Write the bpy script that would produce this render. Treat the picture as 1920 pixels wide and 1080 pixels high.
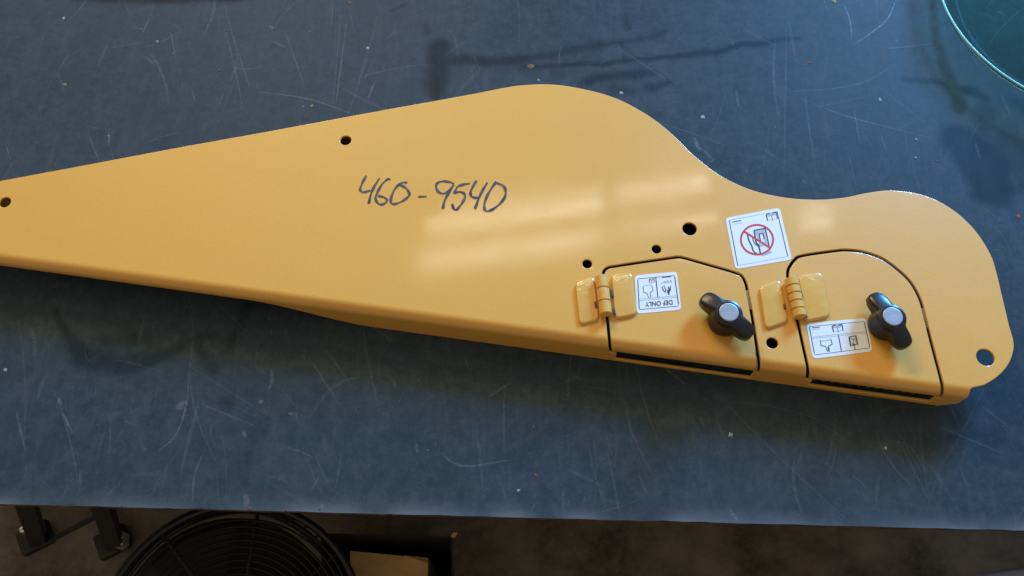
import bpy, bmesh, math, random
import numpy as np
from mathutils import Vector, Matrix
random.seed(7); rng = np.random.default_rng(7)
S = bpy.context.scene
for o in list(bpy.data.objects): bpy.data.objects.remove(o)
COL = S.collection

# ------------------------------------------------------------------ camera
TABLE_Z = 0.90
TOP_H = 0.042
ZT = TABLE_Z + TOP_H            # top face of the cover panel
TILT = math.radians(25); FPX = 1663.0; DIST = 0.92
CAM = Vector((0, 0, ZT + DIST*math.cos(TILT)))
cd = bpy.data.cameras.new('camera'); cam = bpy.data.objects.new('camera', cd); COL.objects.link(cam)
cam.location = CAM; cam.rotation_euler = (TILT, 0, 0)
cd.sensor_fit = 'HORIZONTAL'; cd.sensor_width = 36; cd.lens = 36*FPX/1920
cd.clip_start = 0.05; cd.clip_end = 60
S.camera = cam
S.render.resolution_x = 1024; S.render.resolution_y = 576
ROT = cam.rotation_euler.to_matrix()
FWD = ROT @ Vector((0, 0, -1))

def F(px, py, z):
    """ the point at height z that the photograph shows at pixel (px, py) """
    d = ROT @ Vector(((px-960)/FPX, (540-py)/FPX, -1))
    return CAM + d*((z-CAM.z)/d.z)
def T(px, py): return F(px, py, TABLE_Z)
def P(px, py): return F(px, py, ZT)

# ------------------------------------------------------------------ light
W = bpy.data.worlds.new('World'); S.world = W; W.use_nodes = True
bg = W.node_tree.nodes['Background']; bg.inputs[0].default_value = (0.44, 0.375, 0.29, 1); bg.inputs[1].default_value = 0.80
def area(name, loc, target, sx, sy, power, color, roll=0.0):
    l = bpy.data.lights.new(name, 'AREA'); l.shape = 'RECTANGLE'; l.size = sx; l.size_y = sy
    l.energy = power; l.color = color
    o = bpy.data.objects.new(name, l); COL.objects.link(o); o.location = loc
    q = (Vector(target)-Vector(loc)).to_track_quat('-Z', 'Y')
    o.rotation_euler = (q @ Matrix.Rotation(roll, 3, 'Z').to_quaternion()).to_euler()
    return o
# the shop's open door / big window, behind the bench on the right
az = Vector((0.60, 0.80, 0)).normalized(); el = math.radians(24)
ctr = Vector((0.1, 0.4, TABLE_Z))
wpos = ctr + (az*math.cos(el) + Vector((0, 0, math.sin(el))))*4.2
area('shop_window', wpos, ctr, 1.0, 1.1, 410, (0.13, 0.45, 0.97))
# warm fill lamp added behind the bench on the left
area('warm_fill', (-1.2, 3.5, 3.3), (-0.2, 0.4, TABLE_Z), 1.8, 0.9, 84, (1.0, 0.77, 0.48))
# roof lights whose reflection lies on the paint
def roof_light(name, quad, z, radiance, color):
    pts = []
    for (x, y) in quad:
        p = P(x, y); d = (p-CAM); d.z = -d.z
        pts.append(p + d*((z-p.z)/d.z))
    c = sum(pts, Vector())/4
    ux = ((pts[1]-pts[0])+(pts[2]-pts[3]))/2; uy = ((pts[0]-pts[3])+(pts[1]-pts[2]))/2
    l = bpy.data.lights.new(name, 'AREA'); l.shape = 'RECTANGLE'; l.size = ux.length; l.size_y = uy.length
    l.energy = radiance*math.pi*ux.length*uy.length; l.color = color
    o = bpy.data.objects.new(name, l); COL.objects.link(o); o.location = c
    xa = ux.normalized(); za = Vector((0, 0, 1)); ya = za.cross(xa).normalized()
    o.rotation_euler = Matrix((xa, ya, za)).transposed().to_euler()
CR = (1.0, 0.93, 0.80)
roof_light('roof_light_a', [(830, 384), (1132, 345), (1132, 362), (830, 401)], 4.6, 3.5, CR)
roof_light('roof_light_b', [(800, 412), (1132, 369), (1132, 396), (800, 439)], 4.6, 8.5, CR)
roof_light('roof_light_c', [(785, 476), (1132, 431), (1132, 456), (785, 501)], 4.6, 8.5, CR)
roof_light('roof_light_d', [(775, 508), (1090, 467), (1090, 480), (775, 521)], 4.6, 3.5, CR)
roof_light('roof_light_e', [(1158, 350), (1330, 324), (1330, 342), (1158, 368)], 4.6, 8, CR)
roof_light('roof_light_f', [(1158, 372), (1335, 346), (1335, 356), (1158, 382)], 4.6, 6, CR)
roof_light('roof_light_g', [(1158, 425), (1345, 398), (1345, 416), (1158, 443)], 4.6, 6.5, CR)
roof_light('roof_light_h', [(1500, 385), (1562, 380), (1562, 395), (1500, 400)], 4.6, 6.5, CR)
roof_light('roof_light_i', [(1500, 410), (1562, 405), (1562, 425), (1500, 430)], 4.6, 7, CR)

S.view_settings.view_transform = 'Standard'; S.view_settings.look = 'None'
S.view_settings.exposure = 0.0; S.view_settings.gamma = 1.0
S.render.engine = 'CYCLES'

# ------------------------------------------------------------------ helpers
def props(o, label=None, cat=None, kind=None, group=None):
    if label: o['label'] = label
    if cat: o['category'] = cat
    if kind: o['kind'] = kind
    if group: o['group'] = group
    return o
def link(name, me, mat, parent=None):
    o = bpy.data.objects.new(name, me); COL.objects.link(o)
    if mat is not None: me.materials.append(mat)
    if parent is not None:
        o.parent = parent
        o.matrix_parent_inverse = parent.matrix_world.inverted()
    return o
def empty(name, loc):
    o = bpy.data.objects.new(name, None); COL.objects.link(o); o.location = loc
    o.empty_display_size = 0.05
    bpy.context.view_layer.update()
    return o
def smooth(me, ang=40):
    me.polygons.foreach_set('use_smooth', [True]*len(me.polygons))
    me.set_sharp_from_angle(angle=math.radians(ang))
def mesh_from(name, vs, fs, ang=None):
    me = bpy.data.meshes.new(name); me.from_pydata([tuple(v) for v in vs], [], fs); me.update()
    bm = bmesh.new(); bm.from_mesh(me); bmesh.ops.recalc_face_normals(bm, faces=bm.faces[:]); bm.to_mesh(me); bm.free()
    if ang: smooth(me, ang)
    return me
def loft(rings, cap0=True, cap1=True, ang=40, name='loft'):
    n = len(rings[0]); vs = [v for r in rings for v in r]; fs = []
    for k in range(len(rings)-1):
        for i in range(n):
            j = (i+1) % n
            fs.append((k*n+i, k*n+j, (k+1)*n+j, (k+1)*n+i))
    if cap0: fs.append(tuple(range(n-1, -1, -1)))
    if cap1: fs.append(tuple(range((len(rings)-1)*n, len(rings)*n)))
    return mesh_from(name, vs, fs, ang)
def box_mesh(cx, cy, cz, sx, sy, sz, bev=0.0, rotz=0.0):
    bm = bmesh.new(); bmesh.ops.create_cube(bm, size=1)
    bmesh.ops.scale(bm, vec=(sx, sy, sz), verts=bm.verts[:])
    if bev: bmesh.ops.bevel(bm, geom=bm.edges[:], offset=bev, segments=2, affect='EDGES', profile=0.5)
    bmesh.ops.rotate(bm, cent=(0, 0, 0), matrix=Matrix.Rotation(rotz, 3, 'Z'), verts=bm.verts[:])
    bmesh.ops.translate(bm, vec=(cx, cy, cz), verts=bm.verts[:])
    me = bpy.data.meshes.new('box'); bm.to_mesh(me); bm.free()
    if bev: smooth(me, 50)
    return me
def tube(pts, r, n=10, closed=False):
    pts = [Vector(p) for p in pts]; rings = []
    m = len(pts); up = Vector((0.13, 0.21, 1)).normalized(); prev = None
    for i, p in enumerate(pts):
        a = pts[(i-1) % m] if (closed or i > 0) else p
        b = pts[(i+1) % m] if (closed or i < m-1) else p
        t = (b-a).normalized()
        if prev is None:
            s = t.cross(up)
            if s.length < 1e-3: s = t.cross(Vector((1, 0, 0)))
        else: s = prev - t*prev.dot(t)
        s.normalize(); prev = s; q = t.cross(s)
        rr = r[i] if isinstance(r, (list, tuple)) else r
        rings.append([p + (s*math.cos(k*2*math.pi/n) + q*math.sin(k*2*math.pi/n))*rr for k in range(n)])
    if closed: rings.append(rings[0])
    return loft(rings, not closed, not closed)
def rounded_poly(pts, rad, seg=6):
    out = []; n = len(pts)
    for i in range(n):
        a, b, c = Vector(pts[i-1]), Vector(pts[i]), Vector(pts[(i+1) % n])
        r = rad[i] if isinstance(rad, (list, tuple)) else rad
        d1 = (a-b); d2 = (c-b); l = min(r, d1.length*0.48, d2.length*0.48)
        p0 = b+d1.normalized()*l; p2 = b+d2.normalized()*l
        for k in range(seg+1):
            t = k/seg
            out.append(p0*(1-t)**2 + b*2*t*(1-t) + p2*t*t)
    return out
def catmull(pts, n=8, closed=False):
    P_ = [Vector(p) for p in pts]; m = len(P_); out = []
    rngi = range(m) if closed else range(m-1)
    for i in rngi:
        p1, p2 = P_[i], P_[(i+1) % m]
        p0 = P_[i-1] if (closed or i > 0) else p1*2-p2
        p3 = P_[(i+2) % m] if (closed or i < m-2) else p2*2-p1
        for k in range(n):
            t = k/n
            out.append(0.5*((2*p1)+(p2-p0)*t+(2*p0-5*p1+4*p2-p3)*t*t+(3*p1-p0-3*p2+p3)*t**3))
    if not closed: out.append(P_[-1])
    return out
def ribbon(pts, widths, z0, dz=0.00004):
    """ a flat ink / scratch stroke; pts are world xy """
    m = len(pts); vs = []; fs = []
    for i, p in enumerate(pts):
        a = pts[max(i-1, 0)]; b = pts[min(i+1, m-1)]
        t = Vector((b[0]-a[0], b[1]-a[1])); t = t.normalized() if t.length > 1e-9 else Vector((1, 0))
        nn = Vector((-t.y, t.x)); w = (widths[i] if isinstance(widths, (list, tuple)) else widths)/2
        z = z0 + dz*i/max(m-1, 1)
        vs += [(p[0]+nn.x*w, p[1]+nn.y*w, z), (p[0]-nn.x*w, p[1]-nn.y*w, z)]
    for i in range(m-1): fs.append((2*i, 2*i+1, 2*i+3, 2*i+2))
    return vs, fs
class Acc:
    def __init__(s): s.v = []; s.f = []; s.a = []
    def add(s, vf, a=None):
        n = len(s.v); s.v += list(vf[0]); s.f += [tuple(i+n for i in f) for f in vf[1]]
        if a is not None: s.a += list(a)
    def mesh(s, name):
        me = bpy.data.meshes.new(name); me.from_pydata([tuple(v) for v in s.v], [], s.f); me.update()
        for p in me.polygons:
            pass
        bm = bmesh.new(); bm.from_mesh(me)
        for f in bm.faces:
            f.normal_update()
            if f.normal.z < 0: f.normal_flip()
        bm.to_mesh(me); bm.free()
        if s.a:
            at = me.attributes.new('fade', 'FLOAT', 'POINT'); at.data.foreach_set('value', s.a)
        return me

# ------------------------------------------------------------------ materials
def mat(name, color, rough=0.5, metal=0.0, spec=0.5, coat=0.0, coat_rough=0.1):
    m = bpy.data.materials.new(name); m.use_nodes = True
    b = m.node_tree.nodes['Principled BSDF']
    b.inputs['Base Color'].default_value = (*color, 1); b.inputs['Roughness'].default_value = rough
    b.inputs['Metallic'].default_value = metal; b.inputs['Specular IOR Level'].default_value = spec
    b.inputs['Coat Weight'].default_value = coat; b.inputs['Coat Roughness'].default_value = coat_rough
    return m
def N(m, t, **kw):
    n = m.node_tree.nodes.new(t)
    for k, v in kw.items(): setattr(n, k, v)
    return n
def L(m, a, b): m.node_tree.links.new(a, b)
def noise(m, scale, detail=4, rough=0.6, vec=None, stretch=None):
    tc = N(m, 'ShaderNodeTexCoord'); src = tc.outputs['Object']
    if stretch:
        mp = N(m, 'ShaderNodeMapping'); mp.inputs['Scale'].default_value = stretch; L(m, src, mp.inputs[0]); src = mp.outputs[0]
    n = N(m, 'ShaderNodeTexNoise'); n.inputs['Scale'].default_value = scale
    n.inputs['Detail'].default_value = detail; n.inputs['Roughness'].default_value = rough
    L(m, src, n.inputs['Vector']); return n.outputs[0]
def ramp(m, fac, stops):
    r = N(m, 'ShaderNodeValToRGB'); e = r.color_ramp.elements
    while len(e) < len(stops): e.new(0.5)
    for i, (p, c) in enumerate(stops):
        e[i].position = p; e[i].color = c if len(c) == 4 else (*c, 1)
    L(m, fac, r.inputs[0]); return r.outputs[0]
def mix(m, fac, a, b, mode='MIX'):
    n = N(m, 'ShaderNodeMix', data_type='RGBA', blend_type=mode)
    for sock, v in ((n.inputs[0], fac), (n.inputs[6], a), (n.inputs[7], b)):
        if hasattr(v, 'is_output'): L(m, v, sock)
        elif isinstance(v, (int, float)): sock.default_value = v
        else: sock.default_value = (*v, 1) if len(v) == 3 else v
    return n.outputs[2]
def bsdf(m): return m.node_tree.nodes['Principled BSDF']
def bump(m, h, strength, dist=0.001):
    b = N(m, 'ShaderNodeBump'); b.inputs['Strength'].default_value = strength; b.inputs['Distance'].default_value = dist
    L(m, h, b.inputs['Height']); L(m, b.outputs[0], bsdf(m).inputs['Normal'])

M = {}
m = M['yellow'] = mat('yellow_paint', (0.70, 0.40, 0.105), 0.24, 0, 0.5)
c = mix(m, noise(m, 9, 3), (0.70, 0.342, 0.034), (0.76, 0.372, 0.047))
c = mix(m, ramp(m, noise(m, 900, 2), [(0.35, (0, 0, 0)), (0.75, (1, 1, 1))]), c, (0.80, 0.415, 0.08))
L(m, c, bsdf(m).inputs['Base Color'])
L(m, ramp(m, noise(m, 40, 4), [(0.3, (0.42, 0.42, 0.42)), (0.7, (0.5, 0.5, 0.5))]), bsdf(m).inputs['Roughness'])
bump(m, noise(m, 260, 3, 0.5), 0.10, 0.0006)
bsdf(m).inputs['Coat Weight'].default_value = 1.0; L(m, ramp(m, noise(m, 11, 6, 0.65), [(0.35, (0.05, 0.05, 0.05)), (0.7, (0.115, 0.115, 0.115))]), bsdf(m).inputs['Coat Roughness']); bsdf(m).inputs['Coat IOR'].default_value = 1.45
m = M['hinge_paint'] = mat('thick_brushed_on_yellow_paint', (0.78, 0.43, 0.10), 0.3, 0, 0.5, 1.0, 0.04)
L(m, mix(m, noise(m, 60, 3), (0.70, 0.37, 0.055), (0.80, 0.45, 0.11)), bsdf(m).inputs['Base Color'])
bump(m, noise(m, 110, 2, 0.5), 0.22, 0.0012); L(m, bsdf(m).inputs['Normal'].links[0].from_socket, bsdf(m).inputs['Coat Normal'])
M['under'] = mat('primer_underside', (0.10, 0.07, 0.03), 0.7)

m = M['bench'] = mat('worn_dark_steel', (0.05, 0.07, 0.10), 0.5, 0, 0.09)
big = noise(m, 3.2, 6, 0.62); fine = noise(m, 55, 6, 0.75); brushed = noise(m, 14, 5, 0.7, stretch=(7, 0.9, 1)); grain = noise(m, 900, 2, 0.6)
c = mix(m, ramp(m, big, [(0.3, (0, 0, 0)), (0.7, (1, 1, 1))]), (0.026, 0.045, 0.058), (0.040, 0.060, 0.073))
mott = noise(m, 130, 5, 0.8)
c = mix(m, ramp(m, fine, [(0.42, (0, 0, 0)), (0.78, (0.75, 0.75, 0.75))]), c, (0.072, 0.088, 0.098))
c = mix(m, ramp(m, mott, [(0.50, (0, 0, 0)), (0.76, (0.5, 0.5, 0.5))]), c, (0.078, 0.094, 0.104))
c = mix(m, ramp(m, noise(m, 75, 4, 0.7), [(0.38, (0.32, 0.32, 0.32)), (0.52, (0, 0, 0))]), c, (0.020, 0.040, 0.050))
c = mix(m, ramp(m, brushed, [(0.52, (0, 0, 0)), (0.85, (0.6, 0.6, 0.6))]), c, (0.075, 0.090, 0.096))
c = mix(m, ramp(m, grain, [(0.3, (0.5, 0.5, 0.5)), (0.5, (0, 0, 0))]), c, (0.016, 0.028, 0.036))
at = N(m, 'ShaderNodeAttribute', attribute_name='stain_dark')
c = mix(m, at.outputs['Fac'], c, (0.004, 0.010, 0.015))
at2 = N(m, 'ShaderNodeAttribute', attribute_name='brown')
c = mix(m, at2.outputs['Fac'], c, (0.022, 0.022, 0.012))  # painted shadow of the glass dish
at3 = N(m, 'ShaderNodeAttribute', attribute_name='worn')
c = mix(m, at3.outputs['Fac'], c, (0.16, 0.18, 0.20))
L(m, c, bsdf(m).inputs['Base Color'])
L(m, ramp(m, fine, [(0.3, (0.42, 0.42, 0.42)), (0.75, (0.62, 0.62, 0.62))]), bsdf(m).inputs['Roughness'])
bump(m, fine, 0.12, 0.0008)

m = M['rust'] = mat('rusty_plate_edge', (0.05, 0.03, 0.02), 0.8)
L(m, ramp(m, noise(m, 60, 5), [(0.4, (0.02, 0.016, 0.014)), (0.62, (0.13, 0.055, 0.02)), (0.8, (0.32, 0.13, 0.04))]), bsdf(m).inputs['Base Color'])
m = M['scratch'] = bpy.data.materials.new('bare_scratch'); m.use_nodes = True
b = bsdf(m); b.inputs['Base Color'].default_value = (0.30, 0.33, 0.35, 1); b.inputs['Roughness'].default_value = 0.45
tr = N(m, 'ShaderNodeBsdfTransparent'); ms = N(m, 'ShaderNodeMixShader'); fa = N(m, 'ShaderNodeAttribute', attribute_name='fade')
brk = ramp(m, noise(m, 160, 3, 0.7), [(0.35, (0.25, 0.25, 0.25)), (0.6, (1, 1, 1))])
mu = N(m, 'ShaderNodeMath', operation='MULTIPLY'); L(m, fa.outputs['Fac'], mu.inputs[0]); L(m, brk, mu.inputs[1])
L(m, mu.outputs[0], ms.inputs[0]); L(m, tr.outputs[0], ms.inputs[1]); L(m, b.outputs[0], ms.inputs[2])
L(m, ms.outputs[0], m.node_tree.nodes['Material Output'].inputs[0])
M['rust_speck'] = mat('rust_speck', (0.16, 0.06, 0.03), 0.8)
M['pale_speck'] = mat('pale_speck', (0.24, 0.27, 0.28), 0.7)
M['ochre_speck'] = mat('ochre_speck', (0.20, 0.16, 0.07), 0.7)

m = M['sticker'] = mat('white_vinyl', (0.80, 0.84, 0.84), 0.25)
M['print'] = mat('black_print', (0.045, 0.055, 0.085), 0.35)
M['print_grey'] = mat('grey_print', (0.42, 0.48, 0.55), 0.35)
M['print_red'] = mat('red_print', (0.62, 0.04, 0.06), 0.35)
m = M['ink'] = mat('marker_ink', (0.02, 0.025, 0.06), 0.45)
L(m, ramp(m, noise(m, 120, 3), [(0.36, (0.010, 0.018, 0.060)), (0.58, (0.055, 0.055, 0.075)), (0.75, (0.22, 0.15, 0.09))]), bsdf(m).inputs['Base Color'])
m = M['knob'] = mat('black_plastic', (0.006, 0.0065, 0.008), 0.30)
bump(m, noise(m, 900, 2), 0.15, 0.0003)
m = M['cap'] = mat('brushed_aluminium_cap', (0.50, 0.52, 0.54), 0.42, 0.6)
L(m, ramp(m, noise(m, 60, 5, stretch=(1, 6, 1)), [(0.3, (0.30, 0.315, 0.33)), (0.7, (0.44, 0.455, 0.47))]), bsdf(m).inputs['Base Color'])
M['zinc'] = mat('zinc_latch', (0.62, 0.64, 0.58), 0.35, 0.3)
m = M['floor'] = mat('stained_concrete', (0.1, 0.08, 0.06), 0.75)
c = mix(m, ramp(m, noise(m, 6, 8, 0.7), [(0.35, (0, 0, 0)), (0.65, (1, 1, 1))]), (0.055, 0.046, 0.035), (0.24, 0.20, 0.15))
c = mix(m, ramp(m, noise(m, 28, 6, 0.7), [(0.5, (0, 0, 0)), (0.8, (0.7, 0.7, 0.7))]), c, (0.27, 0.22, 0.16))
L(m, c, bsdf(m).inputs['Base Color']); bump(m, noise(m, 90, 5), 0.3, 0.002)
M['black'] = mat('black_painted_steel', (0.010, 0.010, 0.011), 0.5)
M['wire'] = mat('black_fan_wire', (0.006, 0.006, 0.007), 0.45)
M['drum'] = mat('dark_fan_drum', (0.030, 0.022, 0.017), 0.7)
M['bolt'] = mat('bright_bolt', (0.75, 0.74, 0.70), 0.22, 0.9)
m = M['card'] = mat('brown_cardboard', (0.36, 0.20, 0.075), 0.85)
L(m, ramp(m, noise(m, 35, 5), [(0.3, (0.52, 0.30, 0.115)), (0.7, (0.68, 0.42, 0.17))]), bsdf(m).inputs['Base Color'])
M['darkbin'] = mat('dark_bin_plastic', (0.016, 0.013, 0.012), 0.6)
M['seat'] = mat('grey_blue_vinyl', (0.22, 0.25, 0.36), 0.5)
# greenish glass of the dish: tinted, thin
m = M['glass'] = bpy.data.materials.new('green_tinted_glass'); m.use_nodes = True
nt = m.node_tree; nt.nodes.remove(bsdf(m))
tr = N(m, 'ShaderNodeBsdfTransparent'); tr.inputs[0].default_value = (0.52, 0.68, 0.60, 1)
gl = N(m, 'ShaderNodeBsdfGlossy'); gl.inputs['Roughness'].default_value = 0.12
fr = N(m, 'ShaderNodeLayerWeight'); fr.inputs[0].default_value = 0.04
ms = N(m, 'ShaderNodeMixShader'); L(m, fr.outputs['Fresnel'], ms.inputs[0]); L(m, tr.outputs[0], ms.inputs[1]); L(m, gl.outputs[0], ms.inputs[2])
L(m, ms.outputs[0], nt.nodes['Material Output'].inputs[0])
M['glass_rim'] = mat('frosted_cyan_glass_edge', (0.28, 0.78, 0.85), 0.15)

# ------------------------------------------------------------------ floor
me = mesh_from('floor', [(-4, -3, 0), (4, -3, 0), (4, 5, 0), (-4, 5, 0)], [(0, 1, 2, 3)])
props(link('floor', me, M['floor']), 'dark stained concrete floor under the workbench', 'floor', 'structure')
del bpy.data.objects['floor']['category']

# ------------------------------------------------------------------ workbench
A = T(0, 945); B = T(1920, 995)
ex = (B-A); ex.z = 0; ex.normalize(); ey = Vector((-ex.y, ex.x, 0))      # bench frame: along its front edge, towards its back
BW0, BW1, BD, BT = -0.75, 2.0, 1.25, 0.008
bench = props(empty('steel_workbench', A + ex*0.6 + ey*0.6 - Vector((0, 0, TABLE_Z))),
              'scratched dark blue-grey steel workbench under the yellow panel', 'workbench')
# the plate: dense where the photograph shows it
def seg_d(X, Y, a, b):
    ax, ay = a; bx, by = b; dx, dy = bx-ax, by-ay; l2 = dx*dx+dy*dy+1e-12
    t = np.clip(((X-ax)*dx+(Y-ay)*dy)/l2, 0, 1); return np.hypot(X-ax-t*dx, Y-ay-t*dy), t
step = 0.004
us = np.arange(BW0, BW1+1e-6, step); vs_ = np.concatenate([np.arange(0, BD+1e-6, step)])
U, V = np.meshgrid(us, vs_)
# uneven, slightly chipped front edge
chip = np.zeros(len(us))
for _ in range(70):
    c0 = rng.uniform(BW0, BW1); chip += rng.uniform(0, 0.0005)*np.exp(-((us-c0)/rng.uniform(0.002, 0.012))**2)
V = V.copy(); V[0] += chip
X = A.x + U*ex.x + V*ey.x; Y = A.y + U*ex.y + V*ey.y
def vnoise(X, Y, s, seed):
    r = np.random.default_rng(seed); g = r.uniform(-1, 1, (64, 64))
    x = X*s; y = Y*s; xi = np.floor(x).astype(int); yi = np.floor(y).astype(int); fx = x-xi; fy = y-yi
    fx = fx*fx*(3-2*fx); fy = fy*fy*(3-2*fy); q = lambda i, j: g[(xi+i) % 64, (yi+j) % 64]
    return (q(0, 0)*(1-fx)+q(1, 0)*fx)*(1-fy)+(q(0, 1)*(1-fx)+q(1, 1)*fx)*fy
wx = X + 0.0035*vnoise(X, Y, 35, 1) + 0.0015*vnoise(X, Y, 110, 2)
wy = Y + 0.0035*vnoise(X, Y, 35, 3) + 0.0015*vnoise(X, Y, 110, 4)
stain_dark = np.zeros_like(X); brown = np.zeros_like(X); worn = np.zeros_like(X)
def blot(arr, pts, w, soft, amt):
    """ a spill, dark patch or painted shadow along a pixel polyline; w half width in px at each point """
    q = [T(*p) for p in pts]
    for i in range(len(q)-1):
        d, t = seg_d(wx, wy, (q[i].x, q[i].y), (q[i+1].x, q[i+1].y))
        hw = (w[i]*(1-t)+w[i+1]*t)*0.00056; s_ = soft*0.00056
        v = np.clip((hw+s_-d)/(2*s_), 0, 1); v = amt*1.12*v*v*(3-2*v)
        np.maximum(arr, v, out=arr)
blot(stain_dark, [(822, 90), (818, 175)], [24, 18], 14, .72)
blot(stain_dark, [(830, 118), (980, 112), (1110, 88), (1250, 62)], [16, 13, 8, 4], 11, .62)
blot(stain_dark, [(980, 128), (1180, 115), (1330, 98), (1420, 78), (1500, 72)], [5, 6, 8, 8, 3], 7, .72)
blot(stain_dark, [(1090, 152), (1200, 140), (1225, 138)], [12, 14, 4], 10, .6)
blot(stain_dark, [(1215, 165), (1258, 158)], [10, 5], 7, .5)
blot(stain_dark, [(1150, 170), (1180, 175)], [14, 10], 9, .5)
blot(stain_dark, [(1172, 32), (1180, 50)], [4, 5], 5, .6)
blot(stain_dark, [(1695, 148), (1760, 155), (1830, 175), (1850, 188)], [5, 8, 14, 8], 7, .75)
blot(stain_dark, [(1800, 262), (1840, 300), (1860, 350)], [42, 62, 50], 14, .7)
blot(stain_dark, [(1880, 260), (1930, 330)], [30, 50], 26, .5)
blot(stain_dark, [(1850, 210), (1850, 260)], [20, 24], 18, .45)
blot(stain_dark, [(1900, 190), (1960, 220)], [14, 18], 14, .5)
blot(brown, [(1748, -10), (1756, 70), (1778, 135), (1800, 200)], [8, 9, 12, 18], 8, .85)  # shadow beside the glass dish, painted into the plate colour
blot(stain_dark, [(110, 578), (128, 628), (160, 668)], [4, 12, 20], 6, .6)
blot(stain_dark, [(160, 668), (230, 682), (300, 672), (340, 650), (400, 625)], [26, 22, 16, 10, 6], 12, .5)
blot(stain_dark, [(200, 640), (270, 640)], [16, 20], 16, .42)
blot(stain_dark, [(370, 650), (402, 690)], [9, 15], 9, .5)
blot(stain_dark, [(430, 655), (470, 560)], [9, 12], 12, .4)
blot(stain_dark, [(420, 750), (428, 756)], [13, 13], 9, .45)
blot(stain_dark, [(486, 790), (472, 850), (462, 905)], [10, 12, 6], 12, .24)
blot(stain_dark, [(150, -8), (300, -2), (470, -10)], [16, 20, 12], 10, .8)  # soft dark patch at the far left, darkens the plate colour
blot(stain_dark, [(735, 22), (760, 8)], [4, 5], 4, .5)
blot(stain_dark, [(798, 45), (800, 60)], [8, 9], 9, .35)
edge = np.clip(1-V/0.020, 0, 1)**2                       # bare, rubbed strip along the plate's front edge
worn = np.maximum(worn, edge*np.clip(0.42+0.45*vnoise(X, Y, 30, 9), 0, 1))
stain_dark *= 0.88 + 0.12*vnoise(X, Y, 60, 11)
nv, nu = X.shape
vtx = np.stack([X.ravel(), Y.ravel(), np.full(X.size, TABLE_Z)], 1)
ii = (np.arange(nv-1)[:, None]*nu + np.arange(nu-1)[None, :]).ravel()
quads = np.stack([ii, ii+1, ii+nu+1, ii+nu], 1)
me = bpy.data.meshes.new('plate')
# one closed plate: top grid + border walls + underside
bl = list(range(nu)) + [r*nu+nu-1 for r in range(1, nv)] + [(nv-1)*nu+k for k in range(nu-2, -1, -1)] + [r*nu for r in range(nv-2, 0, -1)]
low = vtx[bl].copy(); low[:, 2] -= BT
n0 = len(vtx); nb = len(bl)
faces = quads.tolist() + [(bl[(k+1) % nb], bl[k], n0+k, n0+(k+1) % nb) for k in range(nb)] + [tuple(n0+k for k in range(nb-1, -1, -1))]
me.from_pydata(np.vstack([vtx, low]).tolist(), [], faces); me.update()
for nm, arr in (('stain_dark', stain_dark), ('brown', brown), ('worn', worn)):
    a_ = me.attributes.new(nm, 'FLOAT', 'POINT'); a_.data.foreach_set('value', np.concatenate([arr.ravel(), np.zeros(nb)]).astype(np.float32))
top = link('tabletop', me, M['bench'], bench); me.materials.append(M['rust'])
mi = np.zeros(len(faces), dtype=np.int32); mi[len(quads):] = 1; me.polygons.foreach_set('material_index', mi)
for u_ in (BW0+0.06, BW1-0.06):
    for v_ in (0.08, BD-0.08):
        p = A + ex*u_ + ey*v_
        link('leg', box_mesh(p.x, p.y, (TABLE_Z-BT)/2, 0.06, 0.06, TABLE_Z-BT-0.002, 0.004), M['black'], bench)
p = A + ex*(BW0+BW1)/2 + ey*(BD-0.02)
link('back_light_block', box_mesh(p.x, p.y, 0.46, BW1-BW0-0.2, 0.004, 0.84, 0, math.atan2(ex.y, ex.x)), M['black'], bench)  # unseen sheet added to keep window light off the floor
p = A + ex*(BW1-0.02) + ey*BD/2
link('side_light_block', box_mesh(p.x, p.y, 0.46, 0.004, BD-0.25, 0.84, 0, math.atan2(ex.y, ex.x)), M['black'], bench)  # unseen side sheet, added to block window light under the bench
p = A + ex*(BW0+BW1)/2 + ey*0.55
link('cross_beam', box_mesh(p.x, p.y, TABLE_Z-BT-0.041, BW1-BW0-0.1, 0.06, 0.078, 0.004, math.atan2(ex.y, ex.x)), M['black'], bench)

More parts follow.
